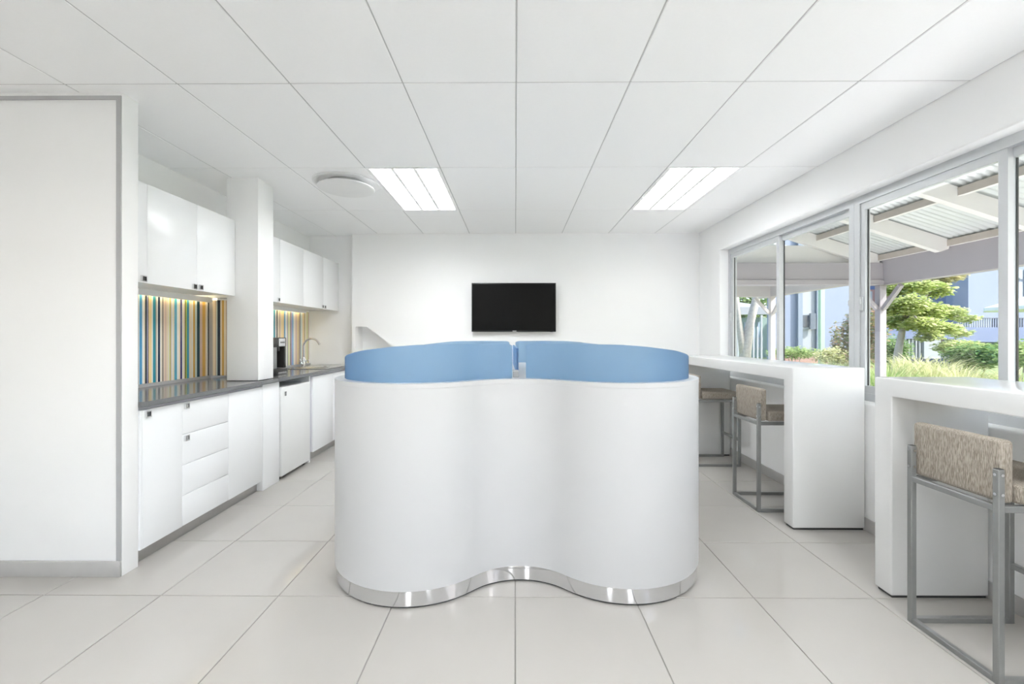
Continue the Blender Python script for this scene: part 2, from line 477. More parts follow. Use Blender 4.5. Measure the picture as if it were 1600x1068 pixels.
# windows: aluminium sliders
def window(name, y0, y1, lab):
    wdw = thing(name, (XR + 0.15, (y0 + y1) / 2, SILL), lab, None, kind='structure')
    xa, xb = XR + 0.10, XR + 0.175
    f = bmesh.new()
    bx(f, xa, xb, y0, y1, SILL, SILL + 0.055); bx(f, xa, xb, y0, y1, HEAD - 0.055, HEAD)
    bx(f, xa, xb, y0, y0 + 0.05, SILL + 0.0551, HEAD - 0.0551); bx(f, xa, xb, y1 - 0.05, y1, SILL + 0.0551, HEAD - 0.0551)
    obj('frame', f, 'alu', wdw)
    ym = (y0 + y1) / 2
    for k, (a, b_) in enumerate(((y0 + 0.045, ym + 0.025), (ym - 0.025, y1 - 0.045))):
        x0 = xa + 0.008 if k else xa + 0.036
        s = bmesh.new()
        z0, z1 = SILL + 0.05, HEAD - 0.05
        bx(s, x0, x0 + 0.028, a, b_, z0, z0 + 0.055); bx(s, x0, x0 + 0.028, a, b_, z1 - 0.055, z1)
        bx(s, x0, x0 + 0.028, a, a + 0.045, z0 + 0.0551, z1 - 0.0551); bx(s, x0, x0 + 0.028, b_ - 0.045, b_, z0 + 0.0551, z1 - 0.0551)
        so = obj('sash', s, 'alu', wdw)
        box('pane', x0 + 0.011, x0 + 0.016, a + 0.042, b_ - 0.042, z0 + 0.05, z1 - 0.05, 'pane', so)
        yl = (b_ - 0.022) if k else (a + 0.022)
        lt = bmesh.new()
        bx(lt, x0 - 0.014, x0 - 0.0005, yl - 0.012, yl + 0.012, 1.50, 1.60, 0.003)
        bx(lt, x0 - 0.026, x0 - 0.0141, yl - 0.008, yl + 0.008, 1.545, 1.585, 0.003)
        obj('latch', lt, 'alu', so, smooth=True, auto=35)
        gk = bmesh.new()
        bx(gk, x0 + 0.017, x0 + 0.026, b_ - 0.050, b_ - 0.0455, z0 + 0.056, z1 - 0.056)
        obj('gasket', gk, 'dark', so)
    return wdw
window('window_1', 3.262, 5.178, 'sliding aluminium window at the far end of the window wall')
window('window_2', 1.302, 3.260, 'sliding aluminium window nearest the camera on the right')
window('added_window_3', -1.05, 0.848, 'unseen sliding aluminium window behind the camera, near end, added for daylight')  # both windows behind the camera are unseen, added to supply daylight
window('added_window_4', -2.948, -1.052, 'unseen sliding aluminium window behind the camera, rear end, added for daylight')

# ================================================================== CEILING FITTINGS
def light_panel(cx, cy, label, lamp='lampw'):
    t = thing('ceiling_light', (cx, cy, CEIL), label, 'ceiling light', 'recessed fluorescent light panels')
    w2, l2 = 0.268, 0.568
    f = bmesh.new()
    W2, L2 = 0.297, 0.58
    bx(f, cx - W2, cx - w2, cy - L2, cy + L2, CEIL - 0.004, CEIL + 0.05); bx(f, cx + w2, cx + W2, cy - L2, cy + L2, CEIL - 0.004, CEIL + 0.05)
    bx(f, cx - w2 + 1e-4, cx + w2 - 1e-4, cy - L2, cy - l2, CEIL - 0.004, CEIL + 0.05); bx(f, cx - w2 + 1e-4, cx + w2 - 1e-4, cy + l2, cy + L2, CEIL - 0.004, CEIL + 0.05)
    obj('housing', f, 'louvre', t)
    box('diffuser', cx - w2, cx + w2, cy - l2, cy + l2, CEIL + 0.040, CEIL + 0.0499, lamp, t)
    for k in (-1, 1):
        b_ = bmesh.new()
        prism(b_, [(-0.028, 0.038), (-0.022, 0.0), (0.022, 0.0), (0.028, 0.038)], lambda p, q, k=k: (cx + k * 0.0893 + p[0] * 0.6, cy - l2 + q * 2 * l2, CEIL + p[1]))
        obj('louvre_rail', b_, 'louvre', t)
    fb = None
    for k in range(8):
        y = cy - l2 + (k + 1) * 2 * l2 / 9
        if fb is None:
            b_ = bmesh.new()
            bx(b_, cx - w2 + 0.001, cx + w2 - 0.001, y - 0.003, y + 0.003, CEIL + 0.012, CEIL + 0.0375)
            fb = obj('louvre_blade', b_, 'louvre', t); y00 = y
        else:
            link_copy(fb, t, (0, y - y00, 0))
    return t
labs = ['bright louvred light panel in the ceiling left of centre', 'pale louvred light panel in the ceiling near the window wall',
        'unseen louvred light panel overhead on the left, added for even lighting', 'unseen louvred light panel overhead on the right, added for even lighting',
        'unseen louvred light panel behind the camera, left, added for even lighting', 'unseen louvred light panel behind the camera, right, added for even lighting']
for (i, j), lb in zip(fix, labs):
    light_panel(0.005 + 0.6 * i + 0.3, 2.335 + 1.165 * j + 0.5825, lb, 'lampdim' if (i, j) == (2, 1) else 'lampw')

vc = (-1.47, 3.84, CEIL)
v = thing('air_vent', vc, 'round white disc air vent in the ceiling beside the light panel', 'air vent')
b_ = bmesh.new(); n_ = 48
prof = [(0.250, -0.001), (0.275, -0.004), (0.275, -0.010), (0.256, -0.014), (0.225, -0.003)]
rings = [[b_.verts.new((vc[0] + r * math.cos(2 * math.pi * k / n_), vc[1] + r * math.sin(2 * math.pi * k / n_), CEIL + z)) for k in range(n_)] for r, z in prof]
for i in range(len(rings)):
    a, c = rings[i], rings[(i + 1) % len(rings)]
    for k in range(n_): b_.faces.new((a[k], a[(k + 1) % n_], c[(k + 1) % n_], c[k]))
obj('outer_ring', b_, 'white_plastic', v, smooth=True, auto=40)
obj('disc', lathe(bmesh.new(), [(0.15, -0.036), (0.232, -0.042), (0.238, -0.050), (0.228, -0.057), (0.10, -0.060)], vc, 48), 'white_plastic', v, smooth=True, auto=40)
box('bracket', vc[0] - 0.012, vc[0] + 0.012, vc[1] + 0.16, vc[1] + 0.235, CEIL - 0.041, CEIL - 0.0025, 'white_plastic', v)
obj('neck', lathe(bmesh.new(), [(0.16, -0.0005), (0.16, -0.0355)], vc, 40), 'trimgrey', v, smooth=True, auto=40)

# ================================================================== KITCHENETTE
def handle(par, x, y, z, s=0.019, hole='gap'):
    """small square chrome pull with a dark finger hole, on a face looking towards +x"""
    b_ = bmesh.new()
    t_ = 0.006
    bx(b_, x, x + 0.012, y - s, y + s, z - s, z - s + t_); bx(b_, x, x + 0.012, y - s, y + s, z + s - t_, z + s)
    bx(b_, x, x + 0.012, y - s, y - s + t_, z - s + t_, z + s - t_); bx(b_, x, x + 0.012, y + s - t_, y + s, z - s + t_, z + s - t_)
    bx(b_, x, x + 0.004, y - s + t_, y + s - t_, z - s + t_, z + s - t_, mi=1)
    bx(b_, x + 0.004, x + 0.010, y - s * 0.45, y + s * 0.45, z - s * 0.5, z + s * 0.5, mi=1)
    return obj('handle', b_, ['chrome', hole], par)

G2 = 0.0016
# wall cabinets
def wall_cab(name_label, y0, y1, doors, x_front=XU):
    t = thing('wall_cabinet', ((XK + x_front) / 2, (y0 + y1) / 2, 1.657), name_label, 'cabinet', 'white wall cabinets above the worktop')
    box('body', XK + 0.001, x_front - 0.0205, y0 + 0.0005, y1 - 0.0005, 1.662, 2.287, 'cab', t)
    for (a, b2, hy) in doors:
        d = box('door', x_front - 0.0195, x_front, a + G2, b2 - G2, 1.655, 2.289, 'cab', t, 0.0015)
        if hy: handle(d, x_front + 0.0004, hy, 1.681)
    return t
wall_cab('single-door white wall cabinet beside the white partition', 2.530, 2.813, [(2.530, 2.813, 2.780)])
wall_cab('two-door white wall cabinet with paired square handles, left of the column', 2.813, 3.703, [(2.813, 3.256, 3.225), (3.256, 3.703, 3.288)])
wall_cab('white wall cabinet directly right of the column', 3.945, 4.90, [(3.945, 4.41, 4.375), (4.41, 4.90, None)])
wall_cab('white wall cabinet in the far kitchenette corner above the tap', 4.90, 5.895, [(4.90, 5.41, 5.375), (5.41, 5.88, 5.445)])

# lit rails under the wall cabinets
for lab, y0, y1 in (('warm led strip light under the wall cabinets left of the column', 2.53, 3.93), ('warm led strip light under the wall cabinets above the tap', 4.0, 5.70)):
    t = thing('strip_light', (XK + 0.03, (y0 + y1) / 2, 1.64), lab, 'strip light', 'under-cabinet strip lights')
    box('pelmet', XK + 0.046, XK + 0.054, y0, y1, 1.616, 1.6615, 'cab', t)
    box('tube', XK + 0.020, XK + 0.034, y0 + 0.01, y1 - 0.01, 1.648, 1.6608, 'led', t)

# striped glass splashbacks (flat print as face colours)
def hexc(r, g, b): return tuple(((c / 255) ** 2.2) for c in (r, g, b)) + (1,)
W_, CRM, YEL, BLU, TEA, NAV, SLT, TAN, GLD, PNK, LAV, BLK, GRN, GRY = (hexc(*c) for c in (
    (238, 236, 228), (236, 222, 196), (240, 214, 160), (84, 158, 204), (58, 150, 168), (44, 58, 84), (58, 68, 80), (196, 172, 150), (214, 168, 84),
    (222, 196, 182), (186, 182, 214), (34, 32, 32), (196, 200, 88), (176, 172, 170)))
TEAL2, DTEAL, PALE, NAVP = hexc(70, 156, 182), hexc(40, 74, 86), hexc(206, 224, 220), hexc(50, 48, 104)
st1 = [(38, W_), (46, BLU), (72, W_), (90, CRM), (98, SLT), (118, LAV), (126, BLK), (132, YEL), (160, W_), (172, TEA), (198, TAN), (206, W_), (218, NAV), (238, W_),
       (252, CRM), (260, SLT), (268, CRM), (280, PNK), (298, CRM), (316, W_), (325, GRN), (332, TAN), (342, W_), (356, CRM), (370, TEAL2), (395, W_), (412, CRM), (425, NAVP),
       (442, W_), (455, CRM), (468, BLK), (474, GRN), (486, TEAL2), (508, CRM), (530, W_), (545, GLD), (562, PALE), (580, DTEAL), (606, PNK), (630, GLD), (658, CRM), (670, W_), (680, BLK), (690, None)]
def splash(name_label, cols, frm, z0, z1):
    """cols: list of (position along the wall, colour) ending with None; frm(s, z, t) -> 3d"""
    bm = bmesh.new()
    lay = bm.loops.layers.float_color.new('print')
    for (s0, c), (s1, _) in zip(cols[:-1], cols[1:]):
        vs = [bm.verts.new(frm(s, z, 1)) for s, z in ((s0, z0), (s1, z0), (s1, z1), (s0, z1))]
        f = bm.faces.new(vs)
        for lp in f.loops: lp[lay] = c
    bmesh.ops.remove_doubles(bm, verts=bm.verts[:], dist=1e-5)
    r = bmesh.ops.extrude_face_region(bm, geom=bm.faces[:])
    dv = Vector(frm(cols[0][0], z0, 0)) - Vector(frm(cols[0][0], z0, 1))
    bmesh.ops.translate(bm, verts=[x for x in r['geom'] if isinstance(x, bmesh.types.BMVert)], vec=dv)
    o = obj('splashback', bm, 'print')
    return tag(o, name_label, 'splashback', 'striped glass splashbacks')
def ywall(zx, x0=210, k=0.16854):
    px = x0 + zx * k
    a = (px - 800) / FPX; c, s = math.cos(R(YAW)), math.sin(R(YAW))
    return (XK + 0.008) * (c + a * s) / (a * c - s)
lo = [(2.53, W_), (2.60, TEA), (2.66, CRM), (2.72, NAV), (2.76, W_), (2.82, GLD), (2.88, CRM), (2.94, BLU), (3.0, W_), (3.05, TAN), (3.10, CRM), (3.15, SLT)]
c1 = lo + [(ywall(z), c) for z, c in st1]
YRET = c1[-1][0]
splash('striped glass splashback left of the column', c1, lambda s, z, t: (XK + 0.001 + 0.007 * t, s, z), 0.965, 1.640)
st2 = [(690, GRY), (725, CRM), (750, TAN), (758, PALE), (768, SLT), (795, CRM), (812, GLD), (828, CRM), (848, TAN), (865, W_), (890, TEA), (915, CRM), (940, None)]
def xret(zx):
    a = (210 + zx * 0.16854 - 800) / FPX
    c, s_ = math.cos(R(YAW)), math.sin(R(YAW))
    return YRET * (a * c - s_) / (c + a * s_)
splash('narrow striped glass return panel against the column', [(max(xret(z), XK + 0.009), c) for z, c in st2], lambda s, z, t: (s, YRET + 0.009 - 0.007 * t, z), 0.965, 1.640)
GRN = hexc(212, 212, 168)
st3 = [(20, TEA), (40, W_), (58, BLK), (72, CRM), (92, TAN), (108, CRM), (118, YEL), (150, TAN), (158, BLU), (172, W_), (190, GRY), (205, GRN), (225, CRM), (236, SLT), (246, LAV), (262, BLU),
       (274, W_), (290, CRM), (302, PNK), (324, YEL), (340, TAN), (358, BLK), (366, PALE), (382, CRM), (400, YEL), (416, SLT), (422, CRM), (440, GRN), (462, TAN), (474, W_), (486, BLK), (497, None)]
c3 = [(3.96, CRM), (4.0, BLU), (4.1, W_), (4.2, GLD), (4.3, CRM), (4.4, NAV), (4.5, W_), (4.6, PNK), (4.7, SLT), (4.8, CRM), (4.9, W_)] + [(ywall(z, 425, 0.1217), c) for z, c in st3]
c3 = [(min(s, YK - 0.002), c) for s, c in c3]
c3 = [c3[i] for i in range(len(c3)) if i == 0 or c3[i][0] > c3[i - 1][0] + 1e-4]
c3[-1] = (c3[-1][0], None)
splash('striped glass splashback behind the coffee machine and tap', c3, lambda s, z, t: (XK + 0.001 + 0.007 * t, s, z), 0.965, 1.640)

# worktops with upstands
def worktop(label, poly):
    t = thing('worktop', (poly[0][0], poly[0][1], 0.91), label, 'worktop', 'dark grey worktops of the kitchenette')
    bm = bmesh.new()
    prism(bm, poly, lambda p, q: (p[0], p[1], 0.909 + 0.031 * q))
    bmesh.ops.bevel(bm, geom=bm.edges[:], offset=0.003, segments=2, affect='EDGES')
    obj('slab', bm, 'worktop', t, smooth=True, auto=30)
    return t
XW = -2.118
t = worktop('dark grey worktop with clipped corner, left of the column',
            [(XK + 0.001, 2.517), (-2.156, 2.517), (-2.156, 2.512), (-2.136, 2.512), (XW, 2.530), (XW, 3.945), (-2.162, 3.945), (-2.162, 3.70), (-2.431, 3.70), (-2.431, 3.945), (XK + 0.001, 3.945)])
box('upstand', XK + 0.001, XK + 0.02, 2.53, 3.93, 0.9405, 0.964, 'trimgrey', t)
t = worktop('dark grey worktop carrying the coffee machine and sink', [(XK + 0.001, 3.948), (XW, 3.948), (XW, YK - 0.002), (-2.20, YK - 0.002), (-2.20, 5.56), (-2.56, 5.56), (-2.56, YK - 0.06), (-2.20, YK - 0.06), (-2.20, YK - 0.002), (XK + 0.001, YK - 0.002)][:3] + [(XK + 0.001, YK - 0.002)])
box('upstand', XK + 0.001, XK + 0.02, 3.96, YK - 0.003, 0.9405, 0.964, 'trimgrey', t)

# base cabinets
def base_cab(label, y0, y1, toe=True):
    t = thing('base_cabinet', ((XK + XF) / 2, (y0 + y1) / 2, 0), label, 'cabinet', 'white base cabinets under the worktop')
    box('body', XK + 0.001, XF - 0.0205, y0 + 0.0005, y1 - 0.0005, 0.092, 0.9085, 'carc', t)
    if toe: box('plinth', XK + 0.05, XF - 0.05, y0, y1, 0.0, 0.0915, 'toe', t)
    return t
def door(t, y0, y1, z0=0.088, z1=0.888, hy=None, hz=None):
    d = box('door', XF - 0.0195, XF, y0 + G2, y1 - G2, z0, z1, 'cab', t, 0.0015)
    if hy: handle(d, XF + 0.0004, hy, hz)
t = base_cab('white base cabinet with one door beside the partition', 2.517, 2.841)
box('filler', XF - 0.0195, XF - 0.001, 2.518, 2.532, 0.088, 0.888, 'cab', t)
door(t, 2.534, 2.841, hy=2.567, hz=0.862)
t = base_cab('white base cabinet with a stack of four drawers', 2.841, 3.300)
zs = [0.088, 0.285, 0.482, 0.679, 0.888]
for k in range(4):
    d = box('drawer', XF - 0.0195, XF, 2.841 + G2, 3.300 - G2, zs[k] + G2, zs[k + 1] - G2, 'cab', t, 0.0015)
    if k >= 2: handle(d, XF + 0.0004, 2.872, zs[k + 1] - 0.026, hole='inox')
t = base_cab('plain white base cabinet next to the column base', 3.300, 3.748)
door(t, 3.300, 3.746)
t = base_cab('white base cabinet right of the small fridge', 4.62, 5.20)
box('side_panel', -2.7, XF, 4.60, 4.6195, 0, 0.9085, 'cab', t)
door(t, 4.685, 5.20)
t = base_cab('white base cabinet at the far end below the sink', 5.20, 5.895)
door(t, 5.20, 5.885, z1=0.888)

# small fridge in the gap
fr = thing('fridge', (-2.4, 4.30, 0), 'small white fridge under the worktop right of the column', 'fridge')
box('body', -2.68, -2.1865, 4.03, 4.585, 0.03, 0.845, 'fridge', fr, 0.004)
d = box('door', -2.183, -2.135, 4.030, 4.585, 0.030, 0.848, 'fridge', fr, 0.012, 3)
obj('badge', bx(bmesh.new(), -2.1348, -2.132, 4.08, 4.11, 0.765, 0.805, 0.001), 'greypanel', d)
obj('seal', bx(bmesh.new(), -2.186, -2.1832, 4.036, 4.579, 0.035, 0.840), 'gap', fr)
for yy in (4.07, 4.54):
    for xx in (-2.62, -2.19):
        obj('foot', lathe(bmesh.new(), [(0.018, 0), (0.018, 0.0295)], (xx, yy, 0.0), 10), 'gap', fr)

# sink and tap
sk = thing('sink', (-2.4, 5.5, 0.94), 'stainless steel drop-in sink set in the worktop end', 'sink')
b_ = bmesh.new()
def rrect(x0, x1, y0, y1, r, n=6):
    out = []
    for cx, cy, a0 in ((x1 - r, y1 - r, 0), (x0 + r, y1 - r, 90), (x0 + r, y0 + r, 180), (x1 - r, y0 + r, 270)):
        for k in range(n + 1):
            a = R(a0 + 90 * k / n); out.append((cx + r * math.cos(a), cy + r * math.sin(a)))
    return out
loops = [(rrect(-2.63, -2.16, 5.06, 5.86, 0.05), 0.9402), (rrect(-2.632, -2.158, 5.058, 5.862, 0.05), 0.945), (rrect(-2.615, -2.175, 5.075, 5.845, 0.045), 0.949),
         (rrect(-2.57, -2.20, 5.36, 5.80, 0.06), 0.947), (rrect(-2.565, -2.205, 5.365, 5.795, 0.06), 0.9415)]
rg = [[b_.verts.new((x, y, z)) for x, y in lp] for lp, z in loops]
for a, c in zip(rg[:-1], rg[1:]):
    for k in range(len(a)): b_.faces.new((a[k], a[(k + 1) % len(a)], c[(k + 1) % len(a)], c[k]))
b_.faces.new(rg[-1]); b_.faces.new(rg[0][::-1])
obj('rim', b_, 'inox', sk, smooth=True, auto=50)
for k in range(6):
    box('drain_ridge', -2.55, -2.23, 5.10 + k * 0.036, 5.112 + k * 0.036, 0.9478, 0.951, 'inox', sk, 0.001, 1)
obj('drain', lathe(bmesh.new(), [(0.035, 0.0), (0.035, 0.004), (0.02, 0.005)], (-2.385, 5.58, 0.9418), 16), 'chrome', sk, smooth=True, auto=40)
tp = thing('tap', (-2.665, 5.55, 0.941), 'tall chrome swan-neck tap at the back of the worktop', 'tap')
tx, ty = -2.665, 5.55
obj('base', lathe(bmesh.new(), [(0.028, 0.0), (0.028, 0.012), (0.02, 0.02), (0.02, 0.10), (0.014, 0.115)], (tx, ty, 0.941), 20), 'chrome', tp, smooth=True, auto=40)
pts = [(tx, ty, 1.05), (tx, ty, 1.19)]
for k in range(1, 13):
    a = R(180 - 150 * k / 12)
    pts.append((tx + 0.10 + 0.10 * math.cos(a), ty, 1.19 + 0.10 * math.sin(a)))
pts.append((tx + 0.205, ty, 1.215))
obj('spout', tube(bmesh.new(), pts, [0.013] * (len(pts) - 1) + [0.015], 12), 'chrome', tp, smooth=True, auto=60)
for s in (-1, 1):
    hb = bmesh.new()
    tube(hb, [(tx, ty + s * 0.018, 1.0), (tx, ty + s * 0.06, 1.005)], 0.012, 10)
    for q in range(4):
        a = q * math.pi / 2 + 0.4
        tube(hb, [(tx, ty + s * 0.062, 1.005), (tx + 0.035 * math.cos(a), ty + s * 0.066, 1.005 + 0.035 * math.sin(a))], 0.006, 8)
    obj('cross_handle', hb, 'chrome', tp, smooth=True, auto=50)

# coffee machine
cx0, cx1, cy0, cy1 = -2.62, -2.328, 4.16, 4.482
cm = thing('coffee_machine', ((cx0 + cx1) / 2, (cy0 + cy1) / 2, 0.94), 'black capsule coffee machine on the worktop beside the column', 'coffee machine')
box('rear_body', cx0, -2.43, cy0, cy1, 0.942, 1.305, 'smoke', cm, 0.006)
box('head', -2.4295, cx1, cy0, cy1, 1.212, 1.305, 'smoke', cm, 0.006)
hp = box('control_panel', cx1 + 0.0003, cx1 + 0.005, 4.335, 4.452, 1.220, 1.296, 'emblem', cm, 0.001)
for k in range(3):
    box('button', cx1 + 0.0055, cx1 + 0.008, 4.36 + 0.028 * k, 4.375 + 0.028 * k, 1.25, 1.264, 'dark', hp)
box('side_panel', -2.4295, cx1 - 0.004, cy0, 4.312, 1.0005, 1.2115, 'greypanel', cm, 0.003)
box('side_guard', -2.4295, cx1 - 0.004, 4.446, cy1, 1.0005, 1.2115, 'smoke', cm, 0.003)
box('spout', -2.39, -2.35, 4.36, 4.40, 1.17, 1.2115, 'dark', cm, 0.004)
tr = box('drip_tray', -2.4295, cx1 + 0.012, cy0, cy1, 0.942, 0.996, 'dark', cm, 0.005)
for k in range(6):
    box('grille_bar', -2.42, cx1 + 0.004, 4.325 + k * 0.02, 4.333 + k * 0.02, 0.9962, 0.999, 'inox', tr)
box('tray_lip', cx1 + 0.0123, cx1 + 0.016, 4.30, 4.46, 0.948, 0.966, 'chrome', tr)

# ================================================================== CENTRAL COUNTER (four round lobes)
A_, R_, RF = 0.563, 0.470, 0.33
FY = A_ + math.sqrt((R_ + RF) ** 2 - A_ ** 2)
TH = math.degrees(math.atan2(FY - A_, A_))       # tangent direction below the horizontal
cnt = thing('workstation_counter', (-0.004, 3.166, 0), 'white four-lobed counter with frosted blue screens in the middle of the room', 'counter')
cnt.rotation_euler = (0, 0, R(1.6))
def outline(ins=0.0, nl=28, nf=14):
    """clover outline moved inwards by ins; counter-clockwise from the front saddle"""
    r, rf = R_ - ins, RF + ins
    pts = []
    for q in range(4):
        rot = Matrix.Rotation(math.pi / 2 * q, 2)
        # half of the front fillet to the right, the lobe at (+A, -A), then half of the fillet on the right side
        for k in range(nf):
            a = R(90 - (90 - TH) * k / nf)
            pts.append(rot @ Vector((rf * math.cos(a), -FY + rf * math.sin(a))))
        a0, a1 = 180 + TH, 360 + 90 - TH
        for k in range(nl + 1):
            a = R(a0 + (a1 - a0) * k / nl)
            pts.append(rot @ Vector((A_ + r * math.cos(a), -A_ + r * math.sin(a))))
        for k in range(1, nf):
            a = R(180 + (90 - TH) * (1 - k / nf))
            pts.append(rot @ Vector((FY + rf * math.cos(a), rf * math.sin(a))))
    return pts
def extr(name, ins, z0, z1, m, bev=0.0):
    bm = bmesh.new()
    prism(bm, outline(ins), lambda p, t: (p[0], p[1], z0 + (z1 - z0) * t))
    if bev:
        es = [e for e in bm.edges if all(v.co.z > z1 - 1e-5 for v in e.verts)]
        bmesh.ops.bevel(bm, geom=es, offset=bev, segments=3, affect='EDGES')
    return obj(name, bm, m, cnt, smooth=True, local=True, auto=40)
extr('body', 0.0, 0.088, 1.062, 'counter')
extr('top', -0.001, 1.0625, 1.086, 'counter', 0.008)
extr('kick_plate', 0.008, 0.012, 0.0875, 'toechrome')
extr('shadow_base', 0.02, 0.0, 0.0118, 'gap')
# four curved screens; each follows the outline 6 cm inside, tall at the middle and falling outwards
INS = 0.058
def screen_path(g0):
    """from the gap by the front saddle round the front-right lobe"""
    r, rf = R_ - INS, RF + INS
    a_start = math.degrees(math.acos(g0 / rf))
    p = []
    for k in range(14):
        a = a_start - (a_start - TH) * k / 14
        p.append((rf * math.cos(R(a)), -FY + rf * math.sin(R(a))))
    for k in range(49):
        a = 180 + TH + (390 - 180 - TH) * k / 48
        p.append((A_ + r * math.cos(R(a)), -A_ + r * math.sin(R(a))))
    return [Vector(q) for q in p]
def ztop(x, ang):
    pts = [(225, 1.276), (262, 1.273), (278, 1.264), (304, 1.243), (338, 1.205), (392, 1.165)]
    for (a0, z0), (a1, z1) in zip(pts[:-1], pts[1:]):
        if ang <= a1: return z0 + (z1 - z0) * max(0, (ang - a0)) / (a1 - a0)
    return pts[-1][1]
labs = {(1, 1): 'front right blue screen', (-1, 1): 'front left blue screen', (1, -1): 'rear right blue screen', (-1, -1): 'rear left blue screen'}
for (sx, sy), lb in labs.items():
    path = screen_path({(1, 1): 0.042, (-1, 1): 0.034, (1, -1): 0.026, (-1, -1): 0.026}[(sx, sy)])
    bm = bmesh.new()
    rings = []
    n = len(path); th = 0.007
    for i, p in enumerate(path):
        d = (path[min(i + 1, n - 1)] - path[max(i - 1, 0)]).normalized()
        nr = Vector((d.y, -d.x))
        ang = 225 if i < 14 else 180 + TH + (390 - 180 - TH) * (i - 14) / 48
        zt = ztop(p.x, ang)
        if i == 0: zt -= 0.012
        if i == 1: zt -= 0.002
        ring = []
        for s, z in ((1, 1.0865), (1, zt - 0.004), (0.6, zt), (-0.6, zt), (-1, zt - 0.004), (-1, 1.0865)):
            q = p + nr * th * s
            ring.append(bm.verts.new((q.x * sx, q.y * sy, z)))
        rings.append(ring)
    for a, b2 in zip(rings[:-1], rings[1:]):
        for k in range(6): bm.faces.new((a[k], a[(k + 1) % 6], b2[(k + 1) % 6], b2[k]))
    bm.faces.new(rings[0]); bm.faces.new(rings[-1][::-1])
    so = obj('screen', bm, 'blueglass', cnt, smooth=True, local=True, auto=50)
    so['label'] = lb
bm = bmesh.new(); bx(bm, -0.028, 0.004, -0.70, -0.60, 1.0863, 1.122, 0.003)
obj('power_box', bm, 'cable', cnt, local=True)
bm = bmesh.new(); bx(bm, -0.002, 0.010, -0.50, 0.50, 1.0863, 1.245, 0.003)
obj('divider', bm, 'blueglass', cnt, local=True)

# ================================================================== TELEVISION
tv = thing('television', (-0.012, YB, 1.69), 'black flat television on the white back wall', 'television')
tvx0, tvx1, tvz0, tvz1 = -0.560, 0.522, 1.378, 2.003
box('casing', tvx0, tvx1, YB - 0.075, YB - 0.03, tvz0, tvz1, 'dark', tv, 0.006)
box('screen', tvx0 + 0.012, tvx1 - 0.012, YB - 0.0775, YB - 0.0755, tvz0 + 0.02, tvz1 - 0.012, 'screen', tv)
box('emblem', -0.035, 0.015, YB - 0.0785, YB - 0.0755, tvz0 + 0.004, tvz0 + 0.014, 'emblem', tv)
box('sensor', tvx1 - 0.08, tvx1 - 0.045, YB - 0.077, YB - 0.0755, tvz0 - 0.003, tvz0 + 0.004, 'smoke', tv)
box('wall_bracket', -0.25, 0.22, YB - 0.0295, YB - 0.001, 1.55, 1.85, 'gap', tv)

# ================================================================== BAR TABLES
def bar_table(label, y0, y1):
    t = thing('bar_table', ((1.885 + XR) / 2, (y0 + y1) / 2, 0), label, 'bar table', 'white waterfall bar tables along the windows')
    x0, x1 = 1.885, XR - 0.014
    b_ = bmesh.new()
    prism(b_, [(y0, 0.014), (y0, 1.103), (y1, 1.103), (y1, 0.014), (y1 - 0.105, 0.014), (y1 - 0.105, 1.012), (y0 + 0.105, 1.012), (y0 + 0.105, 0.014)], lambda p, q: (x0 + (x1 - x0) * q, p[0], p[1]))
    bmesh.ops.recalc_face_normals(b_, faces=b_.faces[:])
    bmesh.ops.bevel(b_, geom=b_.edges[:], offset=0.007, segments=3, profile=0.5, affect='EDGES')
    obj('waterfall_body', b_, 'bar', t, smooth=True, auto=35)
    for a, b2 in ((y0, y0 + 0.105), (y1 - 0.105, y1)):
        box('foot_plinth', x0 + 0.012, x1 - 0.006, a + 0.01, b2 - 0.01, 0.0, 0.0138, 'gap', t)
    return t
bar_table('white waterfall bar table at the near right edge of the picture', 0.30, 2.335)
bar_table('white waterfall bar table in the middle right with two stools', 3.015, 5.0)

